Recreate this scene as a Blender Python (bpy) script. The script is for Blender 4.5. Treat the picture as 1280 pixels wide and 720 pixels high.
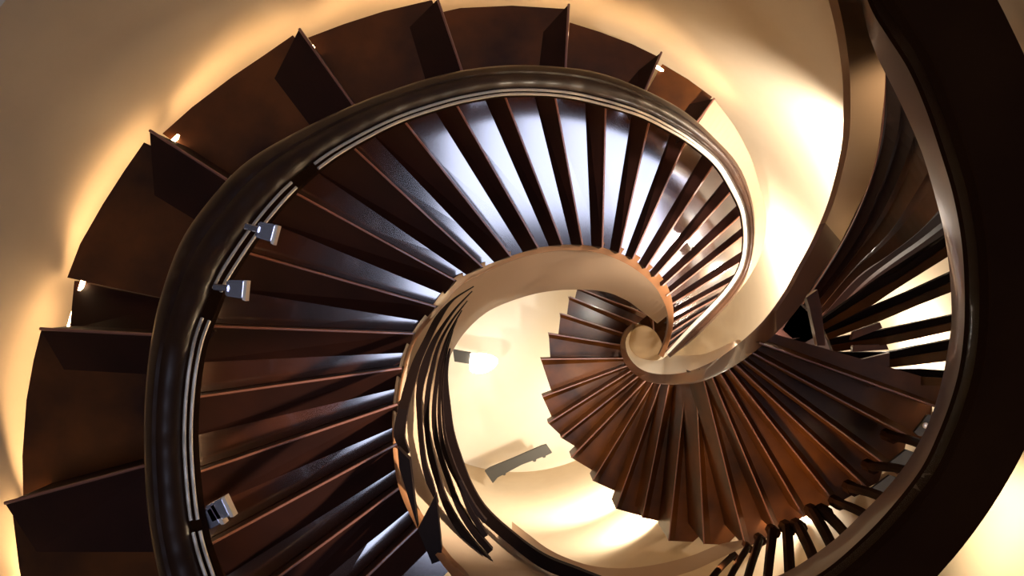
import bpy, bmesh, math, random
from mathutils import Vector
random.seed(4)
for o in list(bpy.data.objects): bpy.data.objects.remove(o)
C = bpy.context.scene.collection
SC = bpy.context.scene
F = 900.0

# ---------------------------------------------------------------- camera
cam_d = bpy.data.cameras.new('camera'); cam = bpy.data.objects.new('camera', cam_d); C.objects.link(cam)
cam_d.sensor_width = 36; cam_d.lens = 36*F/1280; cam_d.clip_start = .05
cam.location = (0, 0, 0); cam.rotation_euler = (0, 0, 0)
SC.camera = cam
vs = SC.view_settings
vs.view_transform = 'Standard'; vs.look = 'None'; vs.gamma = 1; vs.use_curve_mapping = False
vs.exposure = 0.0
# ---------------------------------------------------------------- world
W = bpy.data.worlds.new('world'); SC.world = W; W.use_nodes = True
W.node_tree.nodes['Background'].inputs[0].default_value = (.55, .40, .30, 1)
W.node_tree.nodes['Background'].inputs[1].default_value = .02

def U(px, py, d): return Vector(((px-640)/F*d, (360-py)/F*d, -d))

# ---------------------------------------------------------------- unseen fill lamps, added to brighten the stairwell
def point(name, px, py, d, e, col=(1, .78, .52), r=.05):
    l = bpy.data.lights.new(name, 'POINT'); l.energy = e; l.color = col; l.shadow_soft_size = r
    o = bpy.data.objects.new(name, l); o.location = U(px, py, d); C.objects.link(o); return o
def area(name, loc, target, size, e, col=(1, .8, .55)):
    l = bpy.data.lights.new(name, 'AREA'); l.energy = e; l.color = col; l.size = size
    o = bpy.data.objects.new(name, l); o.location = loc
    o.rotation_euler = (Vector(target)-Vector(loc)).to_track_quat('-Z', 'Y').to_euler(); C.objects.link(o); return o
WARM = (1, .80, .55)
def spot(name, px, py, d, e, to, col=(1, .86, .66), ang=160, r=.04):
    l = bpy.data.lights.new(name, 'SPOT'); l.energy = e; l.color = col; l.shadow_soft_size = r
    l.spot_size = math.radians(ang); l.spot_blend = .9
    o = bpy.data.objects.new(name, l); o.location = U(px, py, d)
    o.rotation_euler = (U(*to)-U(px, py, d)).to_track_quat('-Z', 'Y').to_euler(); C.objects.link(o); return o
spot('fill_lamp', 1078, 240, 3.0, 185, (1000, 225, 4.3), (1, .95, .88), 150)
point('fill_lamp', 1120, 425, 3.15, 14, (1, .90, .76), .03)
spot('fill_lamp', 1150, 590, 2.5, 22, (1290, 680, 2.5), (1, .84, .60), 100)
point('fill_lamp', 950, 335, 4.5, 24, (1, .90, .76), .03)
spot('fill_lamp', 936, 442, 3.42, 260, (885, 405, 6.0), (1, .92, .80), 110)
spot('fill_lamp', 760, 570, 6.0, 170, (690, 620, 8), (1, .90, .74), 150)
spot('fill_lamp', 545, 540, 4.6, 120, (620, 540, 8), (1, .90, .74), 140)
point('fill_lamp', 985, 620, 3.87, 16, (1, .90, .76), .03)
spot('fill_lamp', 1185, 70, 1.98, 12, (1078, 150, 2.35), (1, .80, .56), 60)
spot('fill_lamp', 800, 620, 5.35, 70, (770, 720, 6.0), (1, .90, .74), 140)
spot('fill_lamp', 1190, 400, 2.25, 780, (545, 560, 3.0), (1, .86, .68), 34)  # added narrow beam with no fitting, brightens the cream stringer face
spot('fill_lamp', 900, 706, 2.95, 38, (980, 590, 3.9), (1, .72, .42), 140)

# ---------------------------------------------------------------- materials
def mat(name, col, rough=.5, metal=0, coat=0, coat_ior=1.5, ior=1.5, noise=None, bump=0, emit=None, es=0, coat_rough=.05, spec=.5):
    m = bpy.data.materials.new(name); m.use_nodes = True; nt = m.node_tree; b = nt.nodes['Principled BSDF']
    b.inputs['Base Color'].default_value = (*col, 1); b.inputs['Roughness'].default_value = rough
    b.inputs['Metallic'].default_value = metal; b.inputs['Coat Weight'].default_value = coat
    b.inputs['Coat IOR'].default_value = coat_ior; b.inputs['Coat Roughness'].default_value = coat_rough
    b.inputs['IOR'].default_value = ior; b.inputs['Specular IOR Level'].default_value = spec
    if emit: b.inputs['Emission Color'].default_value = (*emit, 1); b.inputs['Emission Strength'].default_value = es
    if noise:
        col2, scale, stretch = noise
        tc = nt.nodes.new('ShaderNodeTexCoord'); mp = nt.nodes.new('ShaderNodeMapping')
        mp.inputs['Scale'].default_value = stretch
        n = nt.nodes.new('ShaderNodeTexNoise'); n.inputs['Scale'].default_value = scale; n.inputs['Detail'].default_value = 5
        r = nt.nodes.new('ShaderNodeValToRGB'); r.color_ramp.elements[0].color = (*col, 1); r.color_ramp.elements[1].color = (*col2, 1)
        r.color_ramp.elements[0].position = .35; r.color_ramp.elements[1].position = .68
        nt.links.new(tc.outputs['Object'], mp.inputs[0]); nt.links.new(mp.outputs[0], n.inputs['Vector'])
        nt.links.new(n.outputs['Fac'], r.inputs[0]); nt.links.new(r.outputs[0], b.inputs['Base Color'])
        if bump:
            bp = nt.nodes.new('ShaderNodeBump'); bp.inputs['Strength'].default_value = bump; bp.inputs['Distance'].default_value = .01
            nt.links.new(n.outputs['Fac'], bp.inputs['Height']); nt.links.new(bp.outputs[0], b.inputs['Normal'])
    return m
M = {}
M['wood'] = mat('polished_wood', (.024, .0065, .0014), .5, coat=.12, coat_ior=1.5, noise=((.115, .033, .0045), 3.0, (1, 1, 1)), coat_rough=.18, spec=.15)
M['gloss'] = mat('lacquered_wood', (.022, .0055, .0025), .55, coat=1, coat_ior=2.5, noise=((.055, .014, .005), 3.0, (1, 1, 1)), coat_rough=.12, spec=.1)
M['wedge_board'] = mat('shade_board_wood', (.014, .0035, .002), .6, coat=.0, noise=((.024, .006, .003), 4.0, (1, 1, 1)), coat_rough=.3, spec=.15)  # dark tone holds the shade drawn on the near flight's treads
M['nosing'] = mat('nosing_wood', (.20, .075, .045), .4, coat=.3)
M['rail'] = mat('handrail_wood', (.022, .008, .004), .4, coat=.35, coat_ior=1.5, noise=((.04, .016, .007), 6, (1, 1, .2)), coat_rough=.15)
M['steel'] = mat('brushed_steel', (.92, .80, .64), .4, metal=.6)
M['chrome'] = mat('chrome', (.85, .85, .95), .22, metal=.9, emit=None)
M['wall'] = mat('cream_plaster', (.60, .47, .31), .85, noise=((.58, .45, .295), 9, (1, 1, 1)))
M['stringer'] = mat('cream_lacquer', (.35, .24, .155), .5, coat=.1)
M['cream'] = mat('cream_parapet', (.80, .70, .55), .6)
M['bronze'] = mat('bronze_cladding', (.42, .27, .16), .35, metal=.3, coat=.5)
M['dark'] = mat('dark_wood', (.013, .0032, .0007), .8, noise=((.024, .008, .0016), 2, (1, 1, 1)), spec=.04)
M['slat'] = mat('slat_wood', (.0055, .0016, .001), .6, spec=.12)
M['floor'] = mat('floor_marble', (.72, .63, .48), .35, noise=((.66, .56, .41), 1.2, (1, 1, 1)))
M['grey'] = mat('grey_metal', (.035, .03, .022), .6, metal=.2)
M['led'] = mat('led_glow', (1, .8, .5), .5, emit=(1, .66, .35), es=28)
M['lamp'] = mat('lamp_glass', (1, .9, .75), .5, emit=(1, .9, .75), es=14)
M['sky'] = mat('skylight_glass', (.8, .85, 1), .3, emit=(.68, .74, 1), es=8)
M['frame'] = mat('white_frame', (.7, .7, .7), .5)

# ---------------------------------------------------------------- mesh helpers
def obj(name, bm, m, parent=None, smooth=False):
    bmesh.ops.recalc_face_normals(bm, faces=bm.faces)
    me = bpy.data.meshes.new(name); bm.to_mesh(me); bm.free(); me.materials.append(m)
    if smooth:
        for p in me.polygons: p.use_smooth = True
        try: me.set_sharp_from_angle(angle=math.radians(40))
        except Exception: pass
    o = bpy.data.objects.new(name, me); C.objects.link(o)
    if parent: o.parent = parent; o.location = -parent.location if parent.type == 'EMPTY' and parent.parent is None else (0, 0, 0)
    return o
def tag(o, label=None, cat=None, group=None, kind=None):
    if label: o['label'] = label
    if cat: o['category'] = cat
    if group: o['group'] = group
    if kind: o['kind'] = kind
    return o
def thing(name, label, cat, loc=(0, 0, 0), group=None):
    o = bpy.data.objects.new(name, None); o.location = loc; C.objects.link(o); o.empty_display_size = .1
    return tag(o, label, cat, group)
def prism(pts, drops, bm=None):
    """solid from a top outline and a drop below each corner"""
    bm = bm or bmesh.new()
    if not hasattr(drops, '__len__'): drops = [drops]*len(pts)
    t = [bm.verts.new(p) for p in pts]; b = [bm.verts.new(Vector(p)-Vector((0, 0, h))) for p, h in zip(pts, drops)]
    bm.faces.new(t); bm.faces.new(b[::-1]); n = len(pts)
    for i in range(n): bm.faces.new((t[i], b[i], b[(i+1) % n], t[(i+1) % n]))
    bmesh.ops.triangulate(bm, faces=[f for f in bm.faces if len(f.verts) > 4])
    return bm
def tube(pts, r, n=6, bm=None):
    bm = bm or bmesh.new(); rings = []
    for i, p in enumerate(pts):
        a = pts[max(i-1, 0)]; c = pts[min(i+1, len(pts)-1)]; t = (c-a).normalized()
        u = t.cross(Vector((0, 0, 1)));  u = u.normalized() if u.length > 1e-4 else Vector((1, 0, 0)); v = u.cross(t)
        rr = r[i] if hasattr(r, '__len__') else r
        rings.append([bm.verts.new(p+u*rr*math.cos(2*math.pi*k/n)+v*rr*math.sin(2*math.pi*k/n)) for k in range(n)])
    for A, B in zip(rings, rings[1:]):
        for k in range(n): bm.faces.new((A[k], A[(k+1) % n], B[(k+1) % n], B[k]))
    bm.faces.new(rings[0][::-1]); bm.faces.new(rings[-1])
    return bm
def spline(pts, n):
    """smooth curve through the points, n samples evenly by length"""
    P = [Vector(p) for p in pts]; out = []
    for i in range(len(P)-1):
        a = P[i-1] if i else P[0]*2-P[1]; b = P[i]; c = P[i+1]; d = P[i+2] if i+2 < len(P) else P[-1]*2-P[-2]
        for k in range(12):
            t = k/12; out.append(.5*((2*b)+(c-a)*t+(2*a-5*b+4*c-d)*t*t+(3*b-a-3*c+d)*t**3))
    out.append(P[-1]); L = [0]
    for a, b in zip(out, out[1:]): L.append(L[-1]+(b-a).length)
    res = []; j = 0
    for k in range(n):
        s = L[-1]*k/(n-1)
        while j < len(L)-2 and L[j+1] < s: j += 1
        t = (s-L[j])/max(L[j+1]-L[j], 1e-9); res.append(out[j].lerp(out[j+1], min(t, 1)))
    return res
def curve(pts, n, keys=None):
    """pts are (px,py[,d]); keys give the distance along the length instead"""
    if keys:
        q = spline([(p[0], p[1], 0) for p in pts], n); res = []
        for i, v in enumerate(q):
            s = i/(n-1)
            for (s0, d0), (s1, d1) in zip(keys, keys[1:]):
                if s <= s1+1e-9: d = d0+(d1-d0)*(s-s0)/(s1-s0); break
            res.append(U(v.x, v.y, d))
        return res
    return [U(*v) for v in spline(pts, n)]
def loft(A, B, section, closed=True, bm=None):
    """section = list of (t across, rise) swept between two rails"""
    bm = bm or bmesh.new(); rings = []
    for a, b in zip(A, B): rings.append([bm.verts.new(a.lerp(b, t)+Vector((0, 0, h))) for t, h in section])
    m = len(section)
    for R, S in zip(rings, rings[1:]):
        for k in range(m if closed else m-1): bm.faces.new((R[k], R[(k+1) % m], S[(k+1) % m], S[k]))
    if closed: bm.faces.new(rings[0][::-1]); bm.faces.new(rings[-1])
    return bm
def lerp2(a, b, t): return (a[0]+(b[0]-a[0])*t, a[1]+(b[1]-a[1])*t)

# ================================================================ SETTING
CX, CY, RW = .05, -.30, 1.745
def ringwall(r0, r1, z0, z1, n=160):
    bm = bmesh.new(); v = []
    for k in range(n):
        a = 2*math.pi*k/n; c, s = math.cos(a), math.sin(a)
        v.append([bm.verts.new((CX+r*c, CY+r*s, z)) for r, z in ((r0, z0), (r0, z1), (r1, z1), (r1, z0))])
    for k in range(n):
        A, B = v[k], v[(k+1) % n]
        for j in range(4): bm.faces.new((A[j], A[(j+1) % 4], B[(j+1) % 4], B[j]))
    return bm
ZF = -8.0
tag(obj('wall_round', ringwall(RW, RW+.2, ZF-.1, -1.9), M['wall'], smooth=True), 'curved cream plaster wall of the round stairwell', kind='structure')
bm = bmesh.new(); bmesh.ops.create_circle(bm, cap_ends=True, segments=96, radius=RW+.1)
for v in bm.verts: v.co += Vector((CX, CY, ZF))
r = bmesh.ops.extrude_face_region(bm, geom=list(bm.faces))
for v in [g for g in r['geom'] if isinstance(g, bmesh.types.BMVert)]: v.co.z -= .2
tag(obj('floor', bm, M['floor']), 'pale floor at the foot of the stairwell', kind='structure')
# skylight high over the well
sk = Vector((2.5, -1.0, 12.0)); sx, sy = 2.3, 3.4
bm = prism([sk+Vector((a*sx, b*sy, 0)) for a, b in ((-1, -1), (1, -1), (1, 1), (-1, 1))], .02)
tag(obj('window_1', bm, M['sky']), 'daylit glass of the skylight over the stairwell', kind='structure')

# ================================================================ NEAR FLIGHT (outside the handrail)
near = thing('spiral_staircase', 'widest dark wood spiral flight against the glowing left wall, with handrail', 'staircase', U(60, 620, 2.5))
RO = [(206, 760), (196, 720), (183, 650), (178, 580), (178, 510), (184, 440), (197, 370), (222, 300), (257, 245), (300, 225), (366, 178)]
RO = [(212, 770), (196, 720), (183, 650), (178, 580), (178, 510), (184, 440), (198, 370), (224, 300), (262, 246), (305, 202), (366, 165), (440, 130), (510, 104), (575, 87), (640, 80), (708, 83), (770, 96), (850, 134), (902, 180), (925, 208), (938, 240), (944, 275), (943, 310), (934, 345), (918, 372), (895, 398), (868, 424), (838, 447)]
RI = [(285, 770), (267, 720), (254, 680), (246, 640), (241, 590), (239, 540), (243, 480), (252, 430), (265, 395), (280, 358), (300, 325), (330, 282), (367, 239), (405, 206), (445, 180), (500, 152), (560, 132), (600, 123), (640, 118), (700, 120), (750, 130), (800, 145), (840, 165), (866, 181), (895, 206), (915, 238), (927, 265), (931, 300), (926, 332), (911, 358), (888, 384), (862, 410), (834, 441)]
NK = [(0, 1.80), (.22, 2.0), (.40, 2.35), (.60, 2.85), (.72, 3.25), (.82, 3.65), (.92, 4.1), (1, 4.6)]
def rail_params():
    # resample both edges against the angle round the rail's own middle so that cross-sections stay square
    def dense(P): return [(v.x, v.y) for v in spline([(x, y, 0) for x, y in P], 400)]
    A, B = dense(RO), dense(RI); n = 150
    out = []
    j = 0
    for i in range(n):
        a = A[int(i/(n-1)*399)]
        lo = max(0, j-2); hi = min(399, j+30)
        j = min(range(lo, hi+1), key=lambda q: (B[q][0]-a[0])**2+(B[q][1]-a[1])**2)
        out.append((a, B[j]))
    return out
def keyd(s):
    for (s0, d0), (s1, d1) in zip(NK, NK[1:]):
        if s <= s1+1e-9: return d0+(d1-d0)*(s-s0)/(s1-s0)
PR = rail_params()
A3 = []; B3 = []
for i, (a, b) in enumerate(PR):
    d = keyd(i/(len(PR)-1)); A3.append(U(*a, d)); B3.append(U(*b, d))
prof = [(.0, -.045), (.0, -.015), (.04, .0), (.14, .016), (.30, .027), (.36, .022), (.44, .030), (.56, .030), (.68, .020), (.76, .002), (.78, -.02), (.78, -.045)]
hr = obj('handrail', loft(A3, B3, prof), M['rail'], near, smooth=True)
gut = obj('rail_channel', loft(A3, B3, [(.76, -.02), (.99, -.02), (.99, -.05), (.76, -.05)]), M['dark'], near)
def seg(a, b, t, r, name='glass_edge'):
    pts = [A3[i].lerp(B3[i], t)+Vector((0, 0, -.006)) for i in range(a, b)]
    return obj(name, tube(pts, [r*(-p.z/2.0)**.5 for p in pts], 8), M['steel'], gut, smooth=True)
def idx(px, py): return min(range(len(PR)), key=lambda i: (PR[i][1][0]-px)**2+(PR[i][1][1]-py)**2)
gaps = [idx(250, 657), idx(268, 385), idx(385, 222)]
spans = [(0, gaps[0]), (gaps[0]+1, gaps[1]), (gaps[1]+3, gaps[2]-1), (gaps[2]+2, len(PR))]
for a, b in spans:
    seg(a, b, .84, .005); seg(a, b, .975, .005)
# glass clamps on the inner side
def clamp(px, py, d, ang, arm=True):
    w = .030; c = U(px, py, d); u = Vector((math.cos(ang), math.sin(ang), 0)); v = Vector((-u.y, u.x, 0))
    bm = prism([c-u*w*.9-v*w*.8, c+u*w*.9-v*w*.9, c+u*w*.9+v*w*.9, c-u*w*.9+v*w*.8], .025)
    bmesh.ops.bevel(bm, geom=list(bm.edges), offset=.004, segments=2, affect='EDGES')
    o = obj('glass_clamp', bm, M['chrome'], near); o['label'] = 'chrome glass clamp'
    obj('clamp_lip', prism([c+u*w*.85-v*w, c+u*w*1.15-v*w*1.1, c+u*w*1.15+v*w*.9, c+u*w*.85+v*w*.9], .03), M['steel'], o)
    if arm: obj('clamp_arm', tube([c-u*w*2.0, c-u*w*.6], .010, 8), M['chrome'], o, smooth=True)
clamp(331, 289, 2.15, math.radians(-15)); clamp(293, 361, 2.1, math.radians(-5))
clamp(259, 650, 1.92, math.radians(30)); clamp(271, 639, 1.92, math.radians(25), False)

# steps: line k = nosing seen from above (outer tip, inner end under the rail), distance, outer outline of the tread before it
SN = [
 # tip, inner, d(tread before the nosing), outline of that tread's wall side (from the previous nosing to this one), shade board's wall-side corner, its foot at the rail
 dict(tip=(6, 629), inn=(200, 577), d=2.25, out=[(60, 830), (32, 750), (24, 710), (16, 645)], rc=(46, 690), rf=(215, 690)),
 dict(tip=(50, 411), inn=(225, 420), d=2.40, out=[(29, 624), (28, 570), (33, 500), (42, 450), (51, 414)], rc=(80, 462), rf=(225, 470)),
 dict(tip=(187, 163), inn=(320, 248), d=2.62, out=[(84, 347), (100, 305), (128, 256), (155, 214), (180, 178)], rc=(193, 244), rf=(285, 300)),
 dict(tip=(374, 36), inn=(455, 150), d=2.85, out=[(203, 167), (240, 134), (290, 96), (330, 69), (366, 44)], rc=(343, 98), rf=(405, 180)),
 dict(tip=(547, -1), inn=(583, 105), d=3.08, out=[(385, 47), (430, 30), (480, 14), (540, 0)], rc=(512, 34), rf=(535, 110)),
 dict(tip=(711, 5), inn=(706, 102), d=3.30, out=[(553, 15), (575, 10), (640, 7), (706, 11)], rc=(679, 40), rf=(672, 100)),
 dict(tip=(827, 65), inn=(797, 135), d=3.50, out=[(712, 28), (750, 40), (790, 55), (823, 71)], rc=(798, 88), rf=(775, 115)),
 dict(tip=(893, 123), inn=(862, 165), d=3.70, out=[(828, 80), (860, 99), (890, 121)], rc=(862, 130), rf=(848, 150)),
]
for k, s in enumerate(SN):
    d = s['d']; h = .07 if k < 5 else .06
    dn = SN[k+1]['d'] if k+1 < len(SN) else 3.95
    prev_in = SN[k-1]['inn'] if k else (330, 830)
    # tread
    pts = [U(*p, d) for p in s['out']]+[U(*s['rc'], d), U(*s['rf'], d)]
    outl = s['out'][:]
    body = [U(*p, d) for p in outl]+[U(*s['tip'], d) if False else U(*outl[-1], d), U(*s['inn'], d), U(*prev_in, d)]
    if k == 2: body = [U(*p, d) for p in outl]+[U(*s['inn'], d), (U(228, 378, d))]
    del pts
    clean = [body[0]]
    for q in body[1:]:
        if (q-clean[-1]).length > 1e-4: clean.append(q)
    t = obj('tread', prism(clean, .04), M['wood'], near)
    # dark sloped board standing in for the shadow wedge at the nosing
    top = [U(*s['rc'], d), U(*s['tip'], d-h), U(*s['inn'], d-h), U(*s['rf'], d)]
    obj('wedge_board', prism(top, [.02, dn-d+h, dn-d+h, .02]), M['wedge_board'], near)
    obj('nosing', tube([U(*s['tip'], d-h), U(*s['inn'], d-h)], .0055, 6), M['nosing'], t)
# recessed shade board below the notch on the left wall side
obj('wedge_board', prism([U(87, 411, 2.50), U(93, 351, 2.66), U(228, 378, 2.66), U(226, 421, 2.50)], .05), M['wedge_board'], near)
# smooth strip that carries on down the curve after the last tread
so = curve([(893, 124), (918, 158), (938, 196), (950, 235), (957, 262), (957, 290), (950, 320), (934, 350), (910, 380)], 40, [(0, 3.75), (.5, 4.1), (1, 4.6)])
si = curve([(866, 165), (890, 190), (915, 222), (930, 262), (934, 290), (932, 320), (922, 344), (900, 370)], 40, [(0, 3.75), (.5, 4.1), (1, 4.6)])
obj('stringer_cap', loft(so, si, [(0, 0), (1, 0), (1, -.06), (0, -.06)]), M['bronze'], near)['label'] = 'satin bronze end of the outer stringer'

# glowing strip behind the treads' wall side
led_px = [(55, 830, 2.26), (20, 720, 2.28), (30, 645, 2.30), (38, 610, 2.42), (37, 560, 2.42), (42, 500, 2.42), (54, 440, 2.46), (76, 365, 2.58), (98, 300, 2.62), (130, 250, 2.66), (170, 195, 2.72), (235, 135, 2.86), (290, 94, 2.9), (335, 64, 2.92), (400, 38, 3.08), (480, 12, 3.12), (560, 17, 3.33), (640, 4, 3.33), (730, 36, 3.53), (790, 50, 3.55), (860, 95, 3.72), (905, 135, 3.85)]
pts = curve(led_px, 90)
c0 = Vector((CX, CY, 0)); q = []
for p in pts:
    rad = Vector((p.x-CX, p.y-CY, 0)); L = rad.length; q.append(Vector((CX, CY, p.z-.055))+rad*(min(L-.034, RW-.05)/L))
LEDP = q
tag(obj('led_strip', tube(q, .009, 6), M['led']), 'warm light strip tucked behind the left treads along the wall', 'light strip')

# ================================================================ MIDDLE FLIGHT (inside the handrail)
mid = thing('spiral_staircase', 'dark polished spiral flight seen inside the handrail, its treads shining blue at the top', 'staircase', U(500, 460, 3.1))
# nosing lines: outer end, inner end
BL = [((330, 940), (553, 703)), ((350, 825), (522, 660)), ((262, 785), (499, 610)), ((262, 681), (492, 557)), ((243, 592), (492, 507)), ((243, 497), (497, 461)), ((264, 408), (512, 417)),
      ((308, 316), (540, 382)), ((367, 240), (564, 348)), ((441, 184), (599, 330)), ((506, 152), (635, 316)), ((570, 130), (670, 305)), ((631, 120), (701, 301)), ((694, 121), (727, 301)),
      ((757, 133), (753, 304)), ((812, 150), (775, 311)), ((857, 176), (793, 319)), ((894, 203), (810, 331)), ((914, 239), (822, 342)), ((925, 270), (832, 354)), ((929, 295), (837, 367)),
      ((925, 328), (840, 380)), ((913, 353), (841, 392)), ((899, 371), (841, 403)), ((882, 388), (841, 414)), ((866, 405), (840, 424)), ((852, 420), (837, 434))]
def ext(a, b, px):  # carry the line on past a, away from b
    L = math.hypot(a[0]-b[0], a[1]-b[1]); return (a[0]+(a[0]-b[0])/L*px, a[1]+(a[1]-b[1])/L*px)
BD = [2.62+.098*k+.0006*k*k for k in range(len(BL)+1)]
NB = len(BL)
TLS = {**{q: .055 for q in range(8)}, 8: .055, 9: .060, 10: .068, 16: .07, 17: .04}
for k in range(1, NB):
    o0, i0 = BL[k-1]; o1, i1 = BL[k]; d = BD[k]; dn = BD[k+1]
    e = 26 if k < 17 else (12 if k < 21 else 8)
    o0 = ext(o0, i0, e); o1 = ext(o1, i1, e); i0 = ext(i0, o0, 5); i1 = ext(i1, o1, 5)
    to, ti = (.42, .42) if k < 11 else (.60, .45)
    if k < 9: to, ti = .50, .45
    h = .075; TL = TLS.get(k, .088 if 10 < k < 16 else 0)
    mo, mi = lerp2(o0, o1, to), lerp2(i0, i1, ti)
    # tread starts a little under the previous nosing
    s0, s1 = lerp2(o0, o1, -.25), lerp2(i0, i1, -.25)
    t = obj('tread', prism([U(*s0, d-TL), U(*o1, d-TL), U(*i1, d+TL), U(*s1, d+TL)], .03), M['gloss'], mid)
    obj('wedge_board', prism([U(*mo, d-TL-.004), U(*o1, d-TL-h), U(*i1, d+TL-h), U(*mi, d+TL-.004)], [.015, dn-d+h-.01, dn-d+h-.01, .015]), M['wedge_board'], mid)  # dark board shaped to slope out of the skylight's reflection
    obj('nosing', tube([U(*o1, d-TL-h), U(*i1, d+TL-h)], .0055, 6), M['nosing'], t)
# stringer: brown rim the treads end on, cream face hanging below it
SL = [(600, 775), (568, 725), (551, 703), (520, 658), (498, 608), (491, 557), (491, 508), (498, 461), (514, 418), (542, 380), (566, 349), (600, 330), (636, 315), (670, 305), (701, 300), (727, 300), (753, 303), (775, 309), (793, 317), (812, 330), (828, 347), (838, 367), (842, 390), (841, 410), (836, 430), (829, 447)]
SK = [(0, 2.45), (.18, 2.75), (.35, 3.1), (.5, 3.45), (.7, 4.1), (.85, 4.6), (1, 5.2)]
# rim inner edge
SR = [(612, 765), (582, 722), (560, 699), (530, 655), (505, 605), (497, 557), (497, 510), (504, 465), (520, 424), (549, 388), (575, 358), (602, 343), (640, 326), (672, 317), (701, 313), (727, 313), (752, 317), (771, 324), (787, 332), (804, 344), (820, 360), (830, 378), (835, 394), (835, 410), (831, 427), (824, 444)]
a = curve(SL, 140, [(s, d-.06) for s, d in SK]); b = curve(SR, 140, [(s, d-.06) for s, d in SK])
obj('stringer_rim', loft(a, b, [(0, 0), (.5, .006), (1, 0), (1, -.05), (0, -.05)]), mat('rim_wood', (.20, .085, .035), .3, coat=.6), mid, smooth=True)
# face lower edge (right-hand side on screen), seen from inside the well
SFl = [(760, 735), (722, 716), (682, 700), (640, 668), (610, 640), (590, 610), (575, 575), (566, 540), (560, 500), (560, 455), (572, 428), (586, 410), (601, 396), (616, 386), (640, 376), (670, 367), (697, 363), (721, 362), (745, 363), (765, 367), (785, 376), (800, 387), (812, 396), (822, 404)]
fk = [(0, 2.75), (.2, 3.0), (.4, 3.4), (.55, 3.9), (.75, 4.7), (1, 5.4)]
SR2 = SR[:-3]
fa = curve(SR2, 120, [(s, d) for s, d in [(0, 2.42), (.2, 2.75), (.38, 3.1), (.53, 3.45), (.74, 4.1), (1, 4.75)]])
fb = curve(SFl, 120, fk)
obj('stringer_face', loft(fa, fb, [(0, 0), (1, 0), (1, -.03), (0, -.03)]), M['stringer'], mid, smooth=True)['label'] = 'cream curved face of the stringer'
# dark lower edge trim
et = [(562, 436), (556, 470), (557, 505), (561, 542), (571, 578), (583, 610), (602, 640), (636, 671), (678, 702), (722, 720), (760, 734)]
w = [1, 4, 6, 7, 8, 8, 7, 7, 8, 8, 7]
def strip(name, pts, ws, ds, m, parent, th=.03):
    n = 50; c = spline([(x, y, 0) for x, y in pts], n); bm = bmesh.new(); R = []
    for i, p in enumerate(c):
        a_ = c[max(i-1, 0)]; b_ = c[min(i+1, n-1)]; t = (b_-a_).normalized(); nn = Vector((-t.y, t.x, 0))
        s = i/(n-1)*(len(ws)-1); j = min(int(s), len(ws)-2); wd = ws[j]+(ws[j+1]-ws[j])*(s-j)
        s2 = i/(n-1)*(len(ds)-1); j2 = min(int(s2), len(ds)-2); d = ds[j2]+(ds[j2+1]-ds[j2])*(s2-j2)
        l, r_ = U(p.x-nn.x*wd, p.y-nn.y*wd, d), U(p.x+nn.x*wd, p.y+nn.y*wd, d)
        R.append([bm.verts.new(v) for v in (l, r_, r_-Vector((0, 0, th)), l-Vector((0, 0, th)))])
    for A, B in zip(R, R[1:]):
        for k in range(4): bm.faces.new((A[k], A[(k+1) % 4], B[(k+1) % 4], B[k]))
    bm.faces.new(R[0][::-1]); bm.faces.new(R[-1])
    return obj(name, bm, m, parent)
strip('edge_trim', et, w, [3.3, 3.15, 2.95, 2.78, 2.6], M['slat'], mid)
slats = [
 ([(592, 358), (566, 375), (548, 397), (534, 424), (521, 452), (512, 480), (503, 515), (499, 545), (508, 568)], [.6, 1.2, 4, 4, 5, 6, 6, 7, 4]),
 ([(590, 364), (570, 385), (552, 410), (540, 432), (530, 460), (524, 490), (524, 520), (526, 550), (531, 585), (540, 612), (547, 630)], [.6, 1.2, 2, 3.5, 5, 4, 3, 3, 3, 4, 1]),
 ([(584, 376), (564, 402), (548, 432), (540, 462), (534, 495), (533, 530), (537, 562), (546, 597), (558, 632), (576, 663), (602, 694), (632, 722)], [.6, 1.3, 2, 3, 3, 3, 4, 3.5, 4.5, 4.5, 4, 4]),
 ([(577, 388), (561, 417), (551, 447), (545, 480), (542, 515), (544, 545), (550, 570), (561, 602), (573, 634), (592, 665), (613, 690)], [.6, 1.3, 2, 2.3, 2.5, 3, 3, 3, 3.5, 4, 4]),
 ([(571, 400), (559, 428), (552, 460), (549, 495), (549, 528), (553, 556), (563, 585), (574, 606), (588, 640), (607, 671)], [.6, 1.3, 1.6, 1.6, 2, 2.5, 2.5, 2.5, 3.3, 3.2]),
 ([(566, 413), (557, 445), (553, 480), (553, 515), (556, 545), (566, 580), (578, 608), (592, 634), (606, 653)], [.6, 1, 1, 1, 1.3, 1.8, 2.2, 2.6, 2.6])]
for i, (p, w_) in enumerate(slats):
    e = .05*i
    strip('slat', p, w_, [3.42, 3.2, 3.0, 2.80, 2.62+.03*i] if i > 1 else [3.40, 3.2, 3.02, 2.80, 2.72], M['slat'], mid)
# cut string blocks where the lowest treads meet the stringer
prs = [[(499, 585), (522, 660), (512, 575), (497, 560)], [(522, 662), (545, 618), (553, 700), (540, 705)]]
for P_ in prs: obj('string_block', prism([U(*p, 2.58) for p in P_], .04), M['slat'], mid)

# ================================================================ FAR FLIGHT (fan on the right)
far = thing('spiral_staircase', 'brown spiral flight fanning out below the eye of the stairwell, sawtooth left edge', 'staircase', U(860, 600, 4.6))
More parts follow.
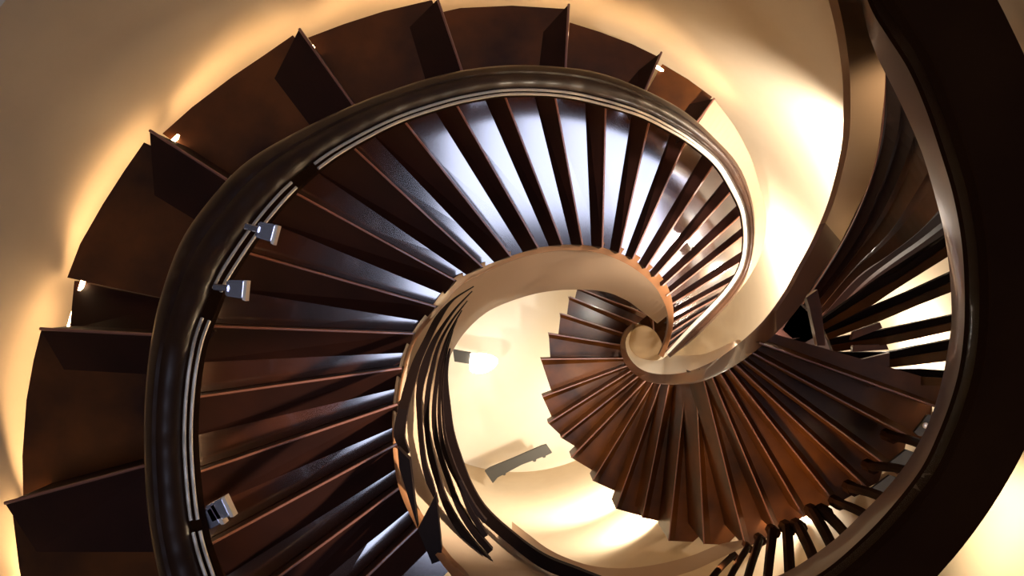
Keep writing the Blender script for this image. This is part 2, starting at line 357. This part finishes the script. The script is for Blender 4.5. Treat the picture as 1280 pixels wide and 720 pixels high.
# (inner, outer tip, outline corner of the previous tread at this nosing, distance)
FL = [((831, 438), (868, 414), (868, 414)), ((829, 424), (855, 372), (855, 372)), ((817, 410), (812, 340), (812, 340)), ((806, 392), (722, 360), (722, 360)), ((793, 403), (712, 371), (719, 373)), ((783, 418), (701, 392), (709, 393)), ((779, 432), (686, 417), (698, 419)), ((778, 448), (676, 449), (688, 448)),
      ((782, 458), (678, 496), (690, 491)), ((788, 464), (685, 529), (692, 526)), ((797, 471), (701, 547), (703, 546)), ((806, 477), (714, 572), (724, 561)), ((815, 480), (741, 601), (744, 590)),
      ((825, 481), (770, 636), (776, 617)), ((836, 481), (803, 647), (806, 646)), ((857, 481), (836, 676), (841, 655)), ((870, 480), (880, 680), (881, 678)), ((880, 476), (932, 685), (933, 682)),
      ((890, 471), (972, 668), (972, 666)), ((900, 466), (1005, 646), (1005, 645)), ((911, 461), (1045, 630), (1045, 629)), ((920, 456), (1084, 610), (1084, 609)), ((930, 450), (1122, 592), (1122, 590)),
      ((942, 442), (1150, 553), (1150, 552)), ((953, 430), (1180, 512), (1180, 511)), ((965, 418), (1188, 482), (1188, 481))]
FD = [7.25, 7.1, 6.95, 6.8, 6.65, 6.5, 6.35, 6.2, 6.05, 5.9, 5.75, 5.58, 5.4, 5.2, 4.95, 4.65, 4.3, 3.95, 3.75, 3.6, 3.45, 3.32, 3.2, 3.06, 2.92, 2.80]
for k in range(len(FL)-1):
    i0, o0, _ = FL[k]; i1, o1, e1 = FL[k+1]; d = FD[k]; dprev = FD[k-1] if k else d+.15
    h = .035
    i0 = ext(i0, o0, 4); i1 = ext(i1, o1, 4)
    # the nosing is on line k, the tread runs from it towards line k+1 and under the next, nearer tread
    e2 = lerp2(o0, e1, 1.10) ; i2 = lerp2(i0, i1, 1.10)
    tq = .17; to_, ti_ = lerp2(o0, e1, tq), lerp2(i0, i1, .40)
    t = obj('tread', prism([U(*to_, d), U(*e1, d), U(*i2, d), U(*ti_, d)], .03), M['wood'], far)
    obj('wedge_board', prism([U(*o0, d-h), U(*to_, d), U(*ti_, d), U(*i0, d-h)], [max(dprev-d+h, .1), .03, .03, max(dprev-d+h, .1)]), M['wood'], far)
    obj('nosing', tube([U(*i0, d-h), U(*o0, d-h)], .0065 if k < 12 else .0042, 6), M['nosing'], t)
# inner stringer of the far flight: satin bronze at the top, brown further down
E1 = [(1030, -60), (1047, 0), (1056, 42), (1062, 90), (1063, 140), (1061, 175), (1053, 215), (1041, 256), (1022, 300), (1001, 338), (985, 367), (960, 401), (930, 429), (900, 450), (868, 464), (840, 469), (815, 467), (799, 460), (788, 449), (783, 438), (782, 426), (786, 417), (794, 410)]
E2 = [(1105, -60), (1106, 0), (1107, 60), (1106, 110), (1102, 150), (1098, 182), (1088, 223), (1070, 264), (1044, 315), (1020, 350), (1003, 378), (982, 404), (955, 430), (920, 456), (880, 476), (845, 481), (812, 478), (795, 469), (783, 456), (777, 440), (777, 425), (782, 413), (792, 404)]
ED = [2.1, 2.15, 2.2, 2.25, 2.3, 2.35, 2.44, 2.54, 2.66, 2.74, 2.80, 2.84, 2.88, 3.05, 3.56, 4.25, 5.05, 5.55, 5.8, 6.0, 6.15, 6.3, 6.45]
ek = [(0, 2.2), (.2, 2.45), (.35, 2.75), (.5, 3.2), (.68, 3.9), (.82, 4.8), (.92, 5.6), (1, 6.2)]
ea = curve([(x, y, d) for (x, y), d in zip(E1, [2.1, 2.15, 2.2, 2.28, 2.34, 2.38, 2.44, 2.52, 2.63, 2.74, 2.82, 2.9, 3.05, 3.5, 4.15, 4.6, 5.05, 5.4, 5.7, 5.95, 6.15, 6.3, 6.45])], 130); eb = curve([(x, y, d) for (x, y), d in zip(E2, ED)], 130)
SPL = 62
obj('stringer_face', loft(ea[:SPL], eb[:SPL], [(0, 0), (1, 0), (1, -.05), (0, -.05)]), M['bronze'], far, smooth=True)['label'] = 'satin bronze upper length of the stringer'
obj('stringer_rim', loft(ea[SPL-1:], eb[SPL-1:], [(0, 0), (1, 0), (1, -.05), (0, -.05)]), mat('stringer_brown', (.13, .055, .028), .35, coat=.5), far, smooth=True)
# cream inner face of that stringer, curling into the eye
ca = curve([(930, 429), (900, 450), (868, 464), (840, 469), (815, 467), (799, 460), (788, 449), (783, 438), (782, 426), (786, 417), (794, 410)], 90, [(0, 3.3), (.3, 4.5), (.55, 5.4), (1, 6.4)])
cb = curve([(925, 425), (885, 442), (858, 445), (838, 444), (829, 449), (820, 451), (808, 450), (797, 446), (789, 438), (786, 428), (789, 419), (796, 412)], 90, [(0, 3.35), (.3, 4.7), (.55, 5.7), (1, 6.5)])
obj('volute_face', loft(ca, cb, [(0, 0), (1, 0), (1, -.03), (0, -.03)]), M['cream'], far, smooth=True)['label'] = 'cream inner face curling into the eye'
bm = bmesh.new(); vs_ = []
cc = spline([(786, 428, 0), (788, 418, 0), (795, 410, 0), (805, 407, 0), (815, 411, 0), (823, 420, 0), (828, 432, 0), (828, 444, 0), (818, 452, 0), (806, 452, 0), (795, 447, 0), (788, 438, 0), (786, 428, 0)], 40)[:-1]
obj('newel_cap', prism([U(v.x, v.y, 6.35) for v in cc], .25, bm), mat('tan_cap', (.30, .19, .085), .6), far)['label'] = 'tan round cap in the eye of the spiral'

# steep upper treads on the right, between the stringer and the big balustrade
J = [[(1106, 60), (1106, 100), (1101, 170), (1085, 232), (1058, 292), (1026, 345), (1003, 380)],
     [(1125, 98), (1124, 140), (1116, 182), (1095, 245), (1065, 305), (1035, 350), (1008, 384)],
     [(1146, 140), (1137, 182), (1112, 243), (1083, 295), (1050, 340), (1012, 388)],
     [(1170, 195), (1140, 245), (1110, 290), (1066, 335), (1018, 392)],
     [(1186, 246), (1150, 286), (1110, 318), (1070, 346), (1024, 397)],
     [(1192, 264), (1150, 298), (1116, 322), (1078, 352), (1030, 402)],
     [(1196, 288), (1158, 313), (1120, 338), (1080, 368), (1036, 406)]]
for k in range(len(J)-1):
    d0 = 2.30+.07*k
    A_ = spline([(x, y, 0) for x, y in J[k]], 24); B_ = spline([(x, y, 0) for x, y in J[k+1]], 24)
    dd = lambda i: d0+(i/23)*(.95-.03*k)
    A3_ = [U(p.x, p.y, dd(i)) for i, p in enumerate(A_)]; B3_ = [U(p.x+2, p.y, dd(i)+.03) for i, p in enumerate(B_)]
    t = obj('tread', loft(A3_, B3_, [(0, 0), (.5, -.03), (1, 0), (1, -.05), (0, -.05)]), M['wedge_board'] if k in (0, 1, 4, 5) else M['wood'], far)
    obj('nosing', tube([p+Vector((0, 0, .003)) for p in A3_], .003, 6), M['nosing'], t)
# open boards with light between them
H = [  # near outer edge pair, far (hub) point, split lines
 [(1190, 290), (1195, 314), (1120, 361), (1092, 380), (1030, 412), (1024, 402), (1100, 348), (1120, 341)],
 [(1197, 337), (1198, 361), (1150, 380), (1100, 401), (1036, 424), (1030, 412), (1092, 383), (1140, 363)],
 [(1199, 392), (1197, 411), (1150, 422), (1109, 430), (1042, 440), (1036, 424), (1104, 412), (1150, 402)],
 [(1193, 424), (1190, 450), (1150, 455), (1112, 459), (1046, 455), (1042, 440), (1112, 440), (1150, 432)],
 [(1190, 464), (1186, 482), (1150, 481), (1120, 482), (1050, 468), (1046, 455), (1112, 461), (1150, 461)]]
for k, P_ in enumerate(H):
    d0 = 2.62+.05*k
    dist = lambda x: d0+(1195-x)/165*.42
    t = obj('tread', prism([U(x, y, dist(x)) for x, y in P_], .03), M['slat'], far)
    lo = [P_[1], P_[2], P_[3], P_[4]]; up = [((a[0]+b[0])/2, (a[1]+b[1])/2) for a, b in zip(lo, [P_[0], P_[7], P_[6], P_[5]])]
    obj('tread_edge', prism([U(x, y+.5, dist(x)-.012) for x, y in lo]+[U(x, y, dist(x)-.012) for x, y in up[::-1]], .01), M['wood'], t)
# dark hub mass of closed boards nearer the stringer
hub = [[(960, 428), (985, 400), (1003, 378), (1022, 395), (1030, 412), (1000, 422)], [(955, 432), (1000, 422), (1030, 412), (1042, 440), (1046, 462), (1000, 447)]]
hub.append([(978, 412), (1000, 378), (1022, 350), (1034, 352), (1034, 412), (1000, 432)])
for i, P_ in enumerate(hub): obj('tread', prism([U(x, y, 3.55) for x, y in P_], .04), M['wedge_board'], far)
obj('string_block', prism([U(*p, 3.0) for p in [(1008, 372), (1022, 362), (1026, 380), (1032, 432), (1022, 432), (1017, 408), (1012, 385)]], .03), M['wood'], far)
for i, P_ in enumerate([[(1067, 415), (1100, 403), (1103, 410), (1064, 425)], [(1066, 432), (1108, 430), (1111, 437), (1066, 440)], [(1062, 453), (1112, 441), (1112, 458), (1062, 460)], [(1085, 484), (1120, 480), (1122, 494)]]):
    obj('tread_bracket', prism([U(x, y, 2.95) for x, y in P_], .02), M['wood'], far)

obj('string_block', prism([U(*p, 6.95) for p in [(800, 404), (800, 384), (838, 384), (834, 440), (815, 440)]], .1), M['dark'], far)  # dark filler added beside the eye to hide pale floor, not a stair part

# ================================================================ BIG BALUSTRADE on the right, nearest of all
bal = thing('curved_balustrade', 'massive dark curved balustrade sweeping down the right edge of the picture', 'balustrade', U(1240, 420, 1.8))
G1 = [(1075, -60), (1090, 20), (1106, 66), (1126, 106), (1146, 148), (1164, 192), (1180, 246), (1191, 292), (1198, 345), (1200, 400), (1195, 440), (1187, 480), (1175, 520), (1160, 553), (1140, 586), (1112, 620), (1082, 650), (1050, 680), (1005, 712), (960, 735)]
G2 = [(1080, -60), (1103, 0), (1122, 32), (1150, 76), (1172, 125), (1191, 180), (1209, 240), (1220, 300), (1224, 360), (1223, 415), (1217, 462), (1206, 503), (1190, 545), (1167, 592), (1130, 640), (1090, 682), (1043, 722), (990, 752)]
G3 = [(1215, -60), (1247, 0), (1263, 32), (1283, 75), (1303, 130), (1320, 220), (1327, 320), (1322, 420), (1305, 500), (1280, 563), (1245, 625), (1210, 675), (1172, 720), (1130, 765)]
kk = [(0, 1.95), (.5, 1.9), (1, 2.2)]
g1 = curve(G1, 110, [(0, 2.05), (.5, 2.05), (1, 2.35)]); g2 = curve(G2, 110, [(0, 1.9), (.5, 1.85), (1, 2.15)]); g3 = curve(G3, 110, [(0, 1.85), (.5, 1.8), (1, 2.1)])
obj('inner_face', loft(g1, g2, [(0, 0), (1, 0), (1, -.04), (0, -.04)]), mat('balustrade_bronze', (.11, .055, .03), .35, metal=.3, coat=.4), bal, smooth=True)['label'] = 'brown satin inner face'
obj('handrail', loft(g2, g3, [(0, 0), (.08, .012), (.14, .004), (.5, .02), (1, 0), (1, -.06), (0, -.06)]), M['dark'], bal, smooth=True)
BS = [((1112, 545), (1165, 562), 6), ((1088, 583), (1146, 592), 6), ((1064, 610), (1120, 630), 6.5), ((1046, 628), (1098, 654), 6), ((1030, 640), (1070, 685), 7), ((1016, 640), (1046, 696), 7), ((998, 658), (1024, 716), 7), ((984, 660), (988, 732), 7), ((966, 664), (958, 736), 6), ((950, 674), (930, 738), 5), ((935, 684), (905, 738), 4), ((917, 694), (880, 736), 4)]
for i, (a_, b_, w_) in enumerate(BS):
    n = 8; da, db = 3.05+.05*i, 2.15+.02*i
    pts = [(a_[0]+(b_[0]-a_[0])*t/7, a_[1]+(b_[1]-a_[1])*t/7-3*math.sin(math.pi*t/7), da+(db-da)*t/7) for t in range(n)]
    P3 = [U(*p) for p in pts]; o = obj('baluster', tube(P3, [w_/F*-p.z for p in P3], 8), M['dark'], bal, smooth=True)
    obj('baluster_foot', tube([P3[0]+Vector((0, 0, -.03)), P3[0]+Vector((0, 0, .03))], w_*1.35/F*3.1, 8), M['dark'], o)
# steel shoe plates between the balusters
for i, P_ in enumerate([[(1143, 540), (1160, 518), (1177, 522), (1168, 546), (1148, 545)], [(1110, 580), (1133, 562), (1150, 568), (1142, 585), (1120, 582)], [(1088, 612), (1112, 594), (1130, 600), (1120, 616), (1100, 615)]]):
    o = obj('shoe_plate', prism([U(x, y, 2.75+.05*i) for x, y in P_], .012), M['grey'], bal)
    if i == 0:
        bm = bmesh.new(); bmesh.ops.create_uvsphere(bm, u_segments=12, v_segments=8, radius=.012); c = U(1157, 532, 2.73)
        for v in bm.verts: v.co.z *= .5; v.co += c
        obj('bolt', bm, M['steel'], o, smooth=True)
# lower sweep of the balustrade at the bottom of the picture
b1 = curve([(640, 655), (662, 672), (685, 689), (712, 702), (742, 711), (775, 714), (805, 712), (838, 706), (870, 697), (902, 684), (932, 678)], 60, [(0, 2.95), (1, 2.75)])
b2 = curve([(640, 668), (662, 684), (685, 702), (712, 714), (742, 722), (780, 728), (815, 727), (845, 720), (872, 711), (900, 698), (930, 684)], 60, [(0, 2.85), (1, 2.65)])
obj('lower_sweep', loft(b1, b2, [(0, 0), (1, 0), (1, -.03), (0, -.03)]), M['bronze'], bal, smooth=True)['label'] = 'bronze lower sweep'

# ================================================================ LAMP, BENCH at the foot
lp = thing('wall_lamp', 'small glowing lamp with a grey mount beside the cream stringer', 'lamp', U(590, 452, 7.2))
obj('mount', prism([U(*p, 7.1) for p in [(566, 437), (588, 441), (587, 455), (568, 452)]], .08), M['grey'], lp)
c = spline([(588, 443, 0), (606, 443, 0), (622, 450, 0), (616, 461, 0), (602, 467, 0), (588, 464, 0), (587, 452, 0), (588, 443, 0)], 24)[:-1]
obj('lamp_shade', prism([U(v.x, v.y, 7.05) for v in c], .10), M['lamp'], lp)
bn = thing('bench', 'long grey bench seen small from above on the pale floor', 'bench', U(648, 580, 7.5))
top = [(606, 589), (612, 585), (644, 572), (676, 558), (683, 556), (690, 566), (684, 569), (652, 581), (622, 597), (616, 604)]
obj('seat', prism([U(*p, 7.25) for p in top], .05), M['grey'], bn)
for p in ((618, 597), (680, 570), (630, 592), (668, 575)):
    obj('leg', tube([U(*p, 7.28), U(*p, 7.28)+Vector((0, 0, -.35))], .02, 8), M['grey'], bn)
